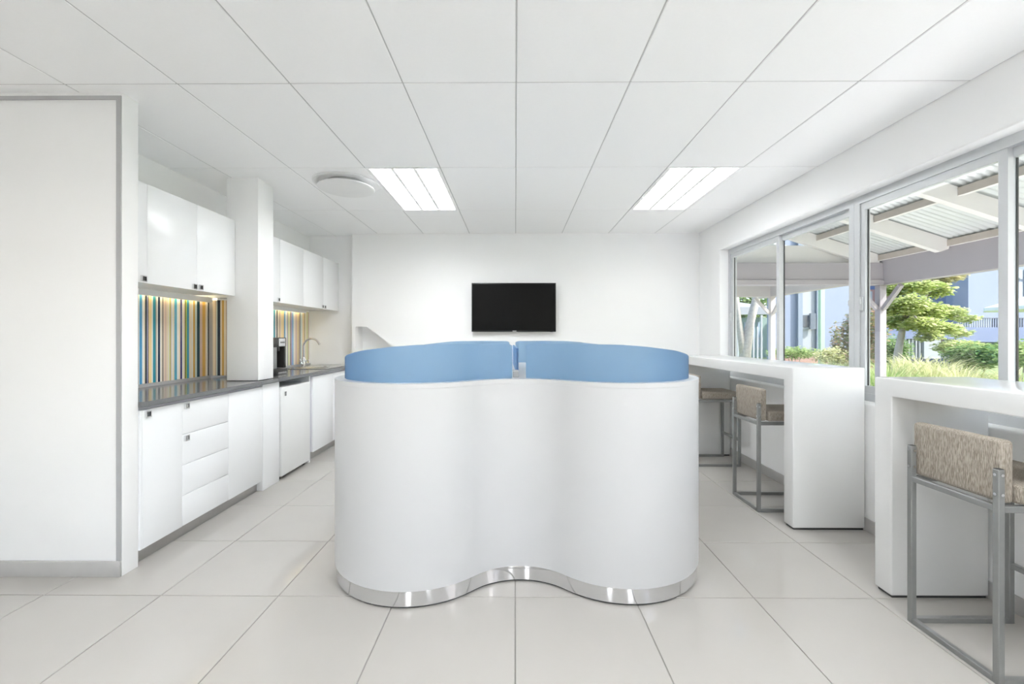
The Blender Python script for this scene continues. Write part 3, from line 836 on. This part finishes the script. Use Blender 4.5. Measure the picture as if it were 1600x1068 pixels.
# ================================================================== BAR STOOLS
def stool(yc, label):
    xb, xf = 1.815, 2.285
    hw = 0.195
    t = thing('bar_stool', ((xb + xf) / 2, yc, 0), label, 'bar stool', 'low-backed bar stools with grey tube frames')
    T2 = 0.024
    y0, y1 = yc - hw, yc + hw
    # rear legs run up past the seat as back posts
    for y in (y0, y1 - T2):
        box('leg', xb, xb + T2, y, y + T2, 0.0, 0.812, 'steel', t, 0.002, 1)
        box('leg', xf - T2, xf, y, y + T2, 0.0, 0.650, 'steel', t, 0.002, 1)
        box('base_rail', xb + T2, xf - T2, y, y + T2, 0.0, T2, 'steel', t, 0.002, 1)
        box('seat_rail', xb + T2, xf, y, y + T2, 0.6505, 0.6505 + T2, 'steel', t, 0.002, 1)
    box('base_rail', xb, xb + T2, y0 + T2, y1 - T2, 0.0, T2, 'steel', t, 0.002, 1)
    box('back_rail', xb, xb + T2, y0 + T2, y1 - T2, 0.6505, 0.6505 + T2, 'steel', t, 0.002, 1)
    box('front_rail', xf - T2, xf, y0 + T2, y1 - T2, 0.6505, 0.6505 + T2, 'steel', t, 0.002, 1)
    box('footrest', xf - T2, xf, y0 + T2, y1 - T2, 0.255, 0.255 + T2, 'steel', t, 0.002, 1)
    bk = box('backrest', xb + T2 + 0.0005, xb + T2 + 0.050, y0 + 0.012, y1 - 0.001, 0.680, 0.920, 'fabric', t, 0.016, 4)
    box('seat', xb + T2 + 0.056, xf - 0.004, y0 + 0.004, y1 - 0.004, 0.678, 0.752, 'fabric', t, 0.016, 4)
    for y in (y0, y1 - T2):
        for z in (0.718, 0.792):
            sb = bmesh.new()
            tube(sb, [(xb - 0.003, y + T2 / 2, z), (xb - 0.0002, y + T2 / 2, z)], 0.006, 10)
            obj('screw', sb, 'chrome', t)
            sb = bmesh.new()
            tube(sb, [(xb + T2 / 2, y - 0.003, z), (xb + T2 / 2, y - 0.0002, z)], 0.006, 10)
            obj('screw', sb, 'chrome', t)
        box('end_cap', xb + 0.002, xb + T2 - 0.002, y + 0.002, y + T2 - 0.002, 0.8122, 0.8145, 'gap', t)
    return t
stool(1.868, 'taupe bar stool with low back at the near bar table')
stool(3.515, 'taupe bar stool at the near end of the far bar table')
stool(4.685, 'bar stool half hidden behind the white counter, beneath the far bar table')

# ================================================================== OUTSIDE
tag(box('ground_paving', XR + 0.2, 5.7, -6, 11, -0.25, -0.05, 'patio'), kind='structure')
bm = bmesh.new()
gx, gy = 26, 26
grid = [[bm.verts.new((5.7 + 44 * (i / gx) ** 1.5, -8 + 68 * j / gy, 0.1 + 0.12 * noise.noise(Vector((i * 0.7, j * 0.9, 0))) + 0.25 * min(1, i / 5))) for j in range(gy + 1)] for i in range(gx + 1)]
for i in range(gx):
    for j in range(gy): bm.faces.new((grid[i][j], grid[i + 1][j], grid[i + 1][j + 1], grid[i][j + 1]))
tag(obj('ground_garden', bm, 'soil', smooth=True), kind='structure')
tag(box('ground_far', XR + 0.2, 5.7, 11.0, 60, -0.25, -0.06, 'soil'), kind='structure')

# veranda roof: rafters, purlins, corrugated sheets, beams and braced posts
SL = 0.325
def zr(x): return 2.205 + SL * (5.26 - x)            # underside of the rafters
vr = thing('veranda', (5.1, 2.0, -0.05), 'white timber veranda with corrugated roof outside the windows', 'veranda')
RY = [6.2, 5.22, 4.24, 3.26, 2.28, 1.30, 0.32]
x_in, x_out = XR + 0.22, 5.045
fr_ = None
for k, y in enumerate(RY):
    if fr_ is None:
        b_ = bmesh.new()
        prism(b_, [(x_in, zr(x_in)), (x_out - 0.09, zr(x_out - 0.09)), (x_out, zr(x_out) + 0.06), (x_out + 0.03, zr(x_out) + 0.165), (x_in, zr(x_in) + 0.17)], lambda p, t: (p[0], y - 0.035 + 0.07 * t, p[1]))
        fr_ = obj('rafter', b_, 'raft', vr); yk = y
    else:
        link_copy(fr_, vr, (0, y - yk, 0))
for k in range(len(RY) - 1):
    for xp in (2.9, 3.55, 4.2, 5.05):
        z = zr(xp) + 0.168
        b_ = bmesh.new()
        bx(b_, xp - 0.025, xp + 0.025, RY[k + 1] + 0.036, RY[k] - 0.036, z - 0.075, z)
        for f in b_.faces:
            if f.calc_center_median().z < z - 0.07: f.material_index = 1
        obj('purlin', b_, ['purlin', 'raft'], vr)
# corrugated roof sheets, ridges running down the slope
for k in range(4):
    ya, yb = 6.45 - 1.72 * k, 6.45 - 1.72 * (k + 1)
    b_ = bmesh.new()
    nn = 140
    rows = []
    for q in range(nn + 1):
        y = ya + (yb - ya) * q / nn
        dz = 0.009 * math.sin(2 * math.pi * y / 0.076)
        rows.append([b_.verts.new((x, y, zr(x) + 0.182 + dz + e)) for x, e in ((x_in, 0), (5.48, 0), (5.48, 0.003), (x_in, 0.003))])
    for a, c in zip(rows[:-1], rows[1:]):
        for s in range(4): b_.faces.new((a[s], a[(s + 1) % 4], c[(s + 1) % 4], c[s]))
    b_.faces.new(rows[0]); b_.faces.new(rows[-1][::-1])
    obj('roof_sheet', b_, 'sheet', vr, smooth=True, auto=40)
XB = 5.14
b_ = bmesh.new(); bx(b_, XB - 0.06, XB + 0.06, 0.1, 6.30, 2.03, 2.375, 0.004, 1); obj('edge_beam', b_, 'beam', vr)
b_ = bmesh.new(); bx(b_, XR + 0.21, XB - 0.0605, 6.14, 6.26, 2.10, 2.335, 0.004, 1); obj('end_beam', b_, 'beam', vr)
b_ = bmesh.new(); bx(b_, XR + 0.21, XB - 0.0605, 6.12, 6.28, 2.03, 2.0995, 0.004, 1); obj('end_ledger', b_, 'beam', vr)
b_ = bmesh.new(); bx(b_, XR + 0.21, XB + 0.1, 6.265, 6.30, 2.34, 2.60, 0.003, 1); obj('end_fascia', b_, 'raft', vr)
def braced_post(par, x, y, m, ztop_):
    p = box('post', x - 0.046, x + 0.046, y - 0.046, y + 0.046, -0.05, ztop_, m, par, 0.004, 1)
    for dx, dy in ((-1, 0), (0, -1)):
        b_ = bmesh.new()
        beam(b_, (x + dx * 0.05, y + dy * 0.05, ztop_ - 0.33), (x + dx * 0.33, y + dy * 0.33, ztop_ - 0.03), 0.05, 0.05)
        obj('brace', b_, m, p)
for y in (6.2, 1.4):
    braced_post(vr, XB - 0.05, y, 'beam', 2.0295)

# second pavilion in line behind it
pv = thing('pavilion', (4.2, 8.9, -0.05), 'pale beige timber pavilion with braced post beyond the veranda', 'pavilion')
b_ = bmesh.new(); bx(b_, 2.4, XB - 0.0605, 8.84, 8.96, 2.11, 2.42, 0.004, 1); obj('cross_beam', b_, 'post2', pv)
b_ = bmesh.new(); bx(b_, XB - 0.06, XB + 0.06, 6.75, 9.3, 2.11, 2.36, 0.004, 1); obj('edge_beam', b_, 'post2', pv)
braced_post(pv, XB, 8.9, 'post2', 2.1095)
b_ = bmesh.new()
prism(b_, [(2.4, 3.1), (5.35, 2.37), (5.35, 2.40), (2.4, 3.13)], lambda p, t: (p[0], 6.75 + 2.6 * t, p[1]))
obj('roof', b_, 'sheet', pv)

# pale building straight behind
YBD = 16.0
def bxp(u0, u1, v0, v1, y, d, name, m, par, bev=0):
    """a block whose front face spans the frame directions u0..u1, v0..v1 at depth y"""
    a, c = P(u0, v1, y), P(u1, v0, y)
    return box(name, a.x, c.x, y, y + d, a.z, c.z, m, par, bev)
bd = thing('building', tuple(P(1290, 560, YBD)), 'pale blue-white building with small window behind the green post', 'building')
a, c = P(1206, 560, YBD), P(1345, 300, YBD)
box('wall', a.x, c.x, YBD, YBD + 0.3, 0.0, 5.6, 'render_b', bd)
for u0, u1 in ((1244, 1251), (1273, 1281)):
    a, c = P(u0, 560, YBD), P(u1, 300, YBD)
    box('pilaster', a.x, c.x, YBD - 0.12, YBD - 0.001, 0.0, 5.6, 'blue_grey', bd)
a, c = P(1251.5, 560, YBD), P(1272.5, 300, YBD)
box('white_panel', a.x, c.x, YBD - 0.03, YBD - 0.001, 0.0, 5.6, 'render_w', bd)
wn_ = bxp(1251.5, 1266, 489, 514, YBD - 0.09, 0.058, 'window', 'render_w', bd)
bxp(1252.5, 1264, 492, 511, YBD - 0.11, 0.018, 'pane', 'glassdark', wn_)
bxp(1266.5, 1275, 489, 514, YBD - 0.20, 0.07, 'shutter', 'shutter', bd)
a = P(1206, 555, YBD)
box('brick_base', a.x, P(1345, 0, YBD).x, YBD - 0.20, YBD - 0.125, 0.0, 0.78, 'brick_red', bd)

gp = tag(obj('green_post', bx(bmesh.new(), P(1282, 0, 11.5).x, P(1289, 0, 11.5).x, 11.5, 11.6, -0.05, 4.2, 0.01), 'green'), 'tall pale green post in front of the pale building', 'post')

# low roofed shed and fence far left in the window
sh = thing('shed', tuple(P(1170, 560, 21)), 'small shed with pale roof seen beyond the pavilion', 'shed')
bxp(1120, 1199, 496, 560, 21, 3, 'wall', 'sage', sh)
b_ = bmesh.new()
a, c = P(1115, 491, 20.6), P(1204, 476, 20.6)
prism(b_, [(20.6, a.z), (24.5, c.z + 0.4), (24.5, c.z + 0.5), (20.6, a.z + 0.35)], lambda p, t: (a.x + (c.x - a.x) * t, p[0], p[1]))
obj('roof', b_, 'render_w', sh)
for k, u in enumerate((1156, 1163, 1170, 1177, 1184)):
    bxp(u, u + 3, 503, 545, 20.95, 0.04, 'window_pane', 'glassblue', sh)
fn = thing('white_fence', tuple(P(1180, 560, 14)), 'white picket fence section beside the leaning trunk', 'fence')
for k in range(7):
    u = 1152 + k * 6.2
    bxp(u, u + 2.2, 510 if k != 6 else 492, 600, 14, 0.05, 'picket', 'render_w', fn)
for vv in (527, 543):
    bxp(1152, 1192, vv, vv + 2.5, 14.06, 0.03, 'fence_rail', 'render_w', fn)

# ------- planting
def rnd(a, b_): return a + (b_ - a) * random.random()
def leaf_quads(bm, c, rad, n, size, flat=0.5):
    """n small leaf blades inside an ellipsoid"""
    for _ in range(n):
        while True:
            q = Vector((rnd(-1, 1), rnd(-1, 1), rnd(-1, 1)))
            if q.length <= 1: break
        q = q * (0.55 + 0.45 * random.random() ** 0.3) if q.length > 0 else q
        p = Vector(c) + Vector((q.x * rad[0], q.y * rad[1], q.z * rad[2]))
        a = random.random() * 6.283
        d = Vector((math.cos(a), math.sin(a), rnd(-0.6, 0.35))).normalized()
        s = d.cross(Vector((rnd(-1, 1) * (1 - flat), rnd(-1, 1) * (1 - flat), 1))).normalized()
        L = size * rnd(0.6, 1.3)
        bm.faces.new([bm.verts.new(x) for x in (p, p + d * L * 0.5 + s * L * 0.28, p + d * L, p + d * L * 0.5 - s * L * 0.28)])
def tree(label, base, trunk_pts, trunk_r, blobs, leaf, lsize, name='garden_tree'):
    t = thing(name, base, label, 'tree')
    b_ = bmesh.new()
    tube(b_, trunk_pts, [trunk_r * (1 - 0.5 * i / max(1, len(trunk_pts) - 1)) for i in range(len(trunk_pts))], 10)
    obj('trunk', b_, 'bark', t, smooth=True)
    top = Vector(trunk_pts[-1])
    bb = bmesh.new()
    for c, r, n, m in blobs:
        c = Vector(c)
        mid = top.lerp(c, 0.5) + Vector((0, 0, 0.06))
        tube(bb, [Vector(trunk_pts[-2]).lerp(top, 0.7), mid, c], [trunk_r * 0.4, trunk_r * 0.25, trunk_r * 0.1], 6)
    obj('branches', bb, 'bark', t, smooth=True)
    for mm in {m for *_, m in blobs}:
        lb = bmesh.new()
        for c, r, n, m in blobs:
            if m == mm: leaf_quads(lb, c, r, n, lsize)
        o = obj('foliage', lb, mm, t)
        o['kind'] = 'stuff'
    return t
YT = 8.6
def Pt(u, v, dy=0): return P(u, v, YT + dy)
def rp(px): return px * YT / FPX
blobs = []
for u, v, ru, rv, dy, m in ((1400, 452, 24, 11, 0.1, 'lime'), (1432, 446, 26, 11, -0.2, 'lime'), (1462, 452, 26, 12, 0.2, 'lime'), (1392, 480, 18, 12, -0.3, 'lime'), (1422, 476, 28, 14, -0.5, 'lime'),
                            (1452, 484, 28, 12, -0.1, 'lime'), (1484, 488, 26, 10, 0.3, 'lime'), (1512, 497, 20, 6, 0.4, 'lime'), (1405, 502, 22, 12, 0.1, 'lime'), (1440, 506, 30, 10, -0.4, 'lime'),
                            (1474, 512, 26, 9, 0.0, 'lime'), (1500, 520, 18, 6, 0.2, 'lime'), (1452, 524, 20, 8, -0.3, 'lime'), (1475, 432, 26, 11, 0.5, 'bronze'), (1495, 428, 16, 9, 0.7, 'bronze'), (1450, 424, 22, 9, 0.5, 'lime'), (1415, 430, 26, 9, 0.3, 'lime')):
    c = Pt(u, v, dy)
    blobs.append((tuple(c), (rp(ru), rp(ru) * 0.8, rp(rv) * 1.2), int(ru * rv * 3.2), m))
b0 = Pt(1398, 600); b0.z = 0.2
tree('lime green garden tree with pale trunk outside the near window', tuple(b0), [tuple(b0), tuple(Pt(1400, 575)), tuple(Pt(1404, 545)), tuple(Pt(1410, 515)), tuple(Pt(1418, 490))], 0.085, blobs, 'lime', 0.085)
b0 = P(1160, 570, 12.5); b0.z = -0.05
lt = thing('leaning_trunk', tuple(b0), 'pale forked tree trunk leaning beneath the pavilion beam', 'tree trunk')
obj('stem', tube(bmesh.new(), [tuple(b0), tuple(P(1165, 545, 12.5)), tuple(P(1172, 505, 12.5)), tuple(P(1181, 468, 12.5)), tuple(P(1188, 440, 12.5))], [0.17, 0.15, 0.11, 0.1, 0.08], 10), 'bark', lt, smooth=True)
obj('fork', tube(bmesh.new(), [tuple(P(1163, 562, 12.5)), tuple(P(1158, 530, 12.5)), tuple(P(1154, 495, 12.5)), tuple(P(1150, 450, 12.5))], [0.11, 0.09, 0.07, 0.05], 8), 'bark', lt, smooth=True)

def shrub(label, u, v, y, r, n, m, size=0.07, name='garden_shrub'):
    c = P(u, v, y)
    t = thing(name, (c.x, c.y, 0.1), label, 'shrub', 'garden shrubs outside the windows')
    lb = bmesh.new(); leaf_quads(lb, c, r, n, size, 0.2)
    for k in range(3):
        q = c + Vector((rnd(-.5, .5) * r[0], rnd(-.5, .5) * r[1], 0)); leaf_quads(lb, q, tuple(x * 0.7 for x in r), n // 4, size, 0.2)
    o = obj('foliage', lb, m, t); o['kind'] = 'stuff'
    sb = bmesh.new()
    for k in range(6):
        q = c + Vector((rnd(-.6, .6) * r[0], rnd(-.6, .6) * r[1], rnd(-.2, .5) * r[2]))
        tube(sb, [(c.x + rnd(-.06, .06), c.y + rnd(-.06, .06), 0.0), q], [0.018, 0.008], 5)
    obj('stems', sb, 'bark', t)
shrub('tall russet green shrub left of the veranda post', 1352, 525, 7.6, (0.30, 0.35, 0.62), 1700, 'russet')
shrub('dark green shrub behind the tree trunk', 1392, 548, 10.5, (0.45, 0.4, 0.45), 1300, 'midgreen', 0.08)
shrub('light green rounded shrub right of the tree', 1502, 543, 8.4, (0.42, 0.4, 0.17), 1500, 'lime')
shrub('deep green shrub beside the window stile', 1524, 556, 7.6, (0.40, 0.4, 0.26), 1600, 'midgreen')
shrub('green shrub at the right edge of the window view', 1590, 552, 7.8, (0.55, 0.4, 0.26), 1900, 'grassgreen')
shrub('tall slender dark shrub against the pale building', 1307, 535, 13.0, (0.16, 0.16, 0.72), 260, 'russet', 0.09)
shrub('low green hedge plant at the foot of the pale building', 1240, 551, 14.5, (1.0, 0.4, 0.24), 1900, 'grassgreen')
shrub('low mixed hedge plant right of the green post', 1308, 556, 11.0, (0.65, 0.4, 0.26), 1500, 'straw')
shrub('dark tree mass behind the shed', 1172, 482, 30, (4.5, 1.5, 3.2), 5200, 'midgreen', 0.3, 'background_tree')
def grass(label, u, y, h, n, m, spread=0.45, base=0.15):
    c = P(u, 560, y)
    t = thing('grass_clump', (c.x, c.y, base), label, 'ornamental grass', 'ornamental grasses outside the windows')
    bm = bmesh.new()
    for _ in range(n):
        a = random.random() * 6.283; L = h * rnd(0.45, 1.2); out = spread * rnd(0.2, 1.4)
        d = Vector((math.cos(a), math.sin(a), 0)); s = Vector((-d.y, d.x, 0))
        o0 = c + d * rnd(0, 0.12); w0 = rnd(0.005, 0.013)
        pv_ = None
        for k in range(5):
            f = k / 4
            p = Vector((o0.x, o0.y, base)) + d * out * f ** 1.8 + Vector((0, 0, L * (f - 0.32 * f ** 3)))
            ww = w0 * (1 - 0.85 * f)
            cur = (bm.verts.new(p + s * ww), bm.verts.new(p - s * ww))
            if pv_: bm.faces.new((pv_[0], pv_[1], cur[1], cur[0]))
            pv_ = cur
    o = obj('blades', bm, m, t); o['kind'] = 'stuff'
gl = [(1383, 6.6, 1.0, 'grassgreen', 'green grass clump at the foot of the tree'), (1408, 7.0, 1.05, 'straw', 'straw grass clump in front of the tree trunk'),
      (1432, 7.4, 1.1, 'straw', 'straw grass clump just right of the tree trunk'), (1455, 6.8, 1.05, 'straw', 'straw grass clump below the crown of the tree'),
      (1478, 7.2, 1.05, 'straw', 'straw grass clump in the middle of the near window'), (1500, 6.5, 0.95, 'straw', 'straw grass clump below the light green shrub'),
      (1525, 6.8, 0.85, 'straw', 'straw grass clump left of the meeting stile'), (1580, 6.6, 0.85, 'straw', 'straw grass clump right of the meeting stile'),
      (1600, 6.3, 0.85, 'grassgreen', 'green grass clump at the right edge of the view'), (1356, 7.0, 0.9, 'grassgreen', 'green grass clump left of the veranda post'),
      (1420, 6.2, 0.85, 'grassgreen', 'short green grass clump nearest the veranda'), (1300, 9.6, 0.85, 'straw', 'pale grass clump under the green post'),
      (1466, 6.0, 0.8, 'straw', 'short straw grass clump nearest the veranda'), (1318, 9.2, 0.8, 'straw', 'pale grass clump below the window mullion')]
for u, y, h, m, lb in gl:
    grass(lb, u, y, h, 420, m, 0.5)

# blue-white house on the right
YH = 15.5
hs = thing('house', tuple(P(1560, 545, YH)), 'pale blue house with paned windows and balcony on the right', 'house')
a, c = P(1513, 560, YH), P(1700, 300, YH)
box('wall', a.x, c.x + 4, YH, YH + 5, 0.0, 6.5, 'render_b', hs)
a2 = P(1478, 560, YH + 0.8)
box('side_wing', a2.x, a.x - 0.001, YH + 0.8, YH + 5, 0.0, 6.5, 'bluewall', hs)
for u0, u1, v0, v1 in ((1572, 1598, 421, 436), (1572, 1598, 440, 473), (1602, 1630, 421, 473)):
    f = bxp(u0, u1, v0, v1, YH - 0.05, 0.049, 'window', 'render_w', hs)
    um = (u0 + u1) / 2 + 4
    bxp(u0 + 2.2, um - 1.2, v0 + 3, v1 - 2, YH - 0.07, 0.0195, 'pane', 'glassblue', f)
    bxp(um + 1.2, u1 - 2.2, v0 + 3, v1 - 2, YH - 0.07, 0.0195, 'pane', 'glassblue', f)
bxp(1495, 1700, 511, 534, YH - 1.2, 1.1, 'balcony_wall', 'bluewall', hs)
for k in range(46):
    u = 1497 + k * 3.6
    if u > 1640: break
    bxp(u, u + 0.8, 497, 511, YH - 1.2, 0.03, 'railing_bar', 'iron' if u > 1550 else 'render_w', hs)
bxp(1495, 1640, 496, 497.3, YH - 1.22, 0.06, 'railing_rail', 'iron', hs)
lw = thing('garden_wall', tuple(P(1440, 550, 13)), 'low blue wall with dark barred openings behind the tree', 'garden wall')
bxp(1362, 1494, 512, 529, 13, 0.3, 'wall_band', 'bluewall', lw)
bxp(1362, 1494, 529, 560, 13.2, 0.1, 'dark_opening', 'glassdark', lw)
bxp(1444, 1470, 529, 560, 12.98, 0.2, 'pier', 'render_w', lw)
for k in range(22):
    u = 1364 + k * 5.6
    if 1442 < u < 1471: continue
    bxp(u, u + 1.7, 529.1, 560, 13.02, 0.05, 'bar', 'render_w', lw)
rb = thing('brick_house', tuple(P(1385, 500, 18)), 'small brick-red house glimpsed left of the tree', 'house')
bxp(1345, 1402, 452, 545, 18, 3, 'wall', 'brick_red', rb)
bxp(1340, 1363, 455, 545, 17.5, 0.4, 'white_gable', 'render_w', rb)
for v0 in (464, 484): bxp(1345, 1358, v0, v0 + 13, 17.45, 0.045, 'pane', 'glassblue', rb)
# white parasol on the right
ps = P(1640, 480, 10.5)
pr = thing('parasol', (ps.x, ps.y, 0.2), 'white parasol canopy in front of the pale blue house', 'parasol')
b_ = bmesh.new()
pc = [(ps.x + 1.15 * math.cos(R(22.5 + 45 * k)), ps.y + 1.15 * math.sin(R(22.5 + 45 * k))) for k in range(8)]
zt_ = P(1600, 480, 10.5).z
ap = b_.verts.new((ps.x, ps.y, zt_ + 0.42)); rm = [b_.verts.new((x, y, zt_ + 0.02)) for x, y in pc]; rl = [b_.verts.new((x, y, zt_ - 0.06)) for x, y in pc]; ap2 = b_.verts.new((ps.x, ps.y, zt_ + 0.38))
for k in range(8):
    b_.faces.new((ap, rm[k], rm[(k + 1) % 8])); b_.faces.new((rm[k], rl[k], rl[(k + 1) % 8], rm[(k + 1) % 8])); b_.faces.new((ap2, rl[(k + 1) % 8], rl[k]))
obj('canopy', b_, 'canvas', pr)
obj('pole', tube(bmesh.new(), [(ps.x, ps.y, 0.1), (ps.x, ps.y, zt_ + 0.37)], 0.025, 10), 'iron', pr)
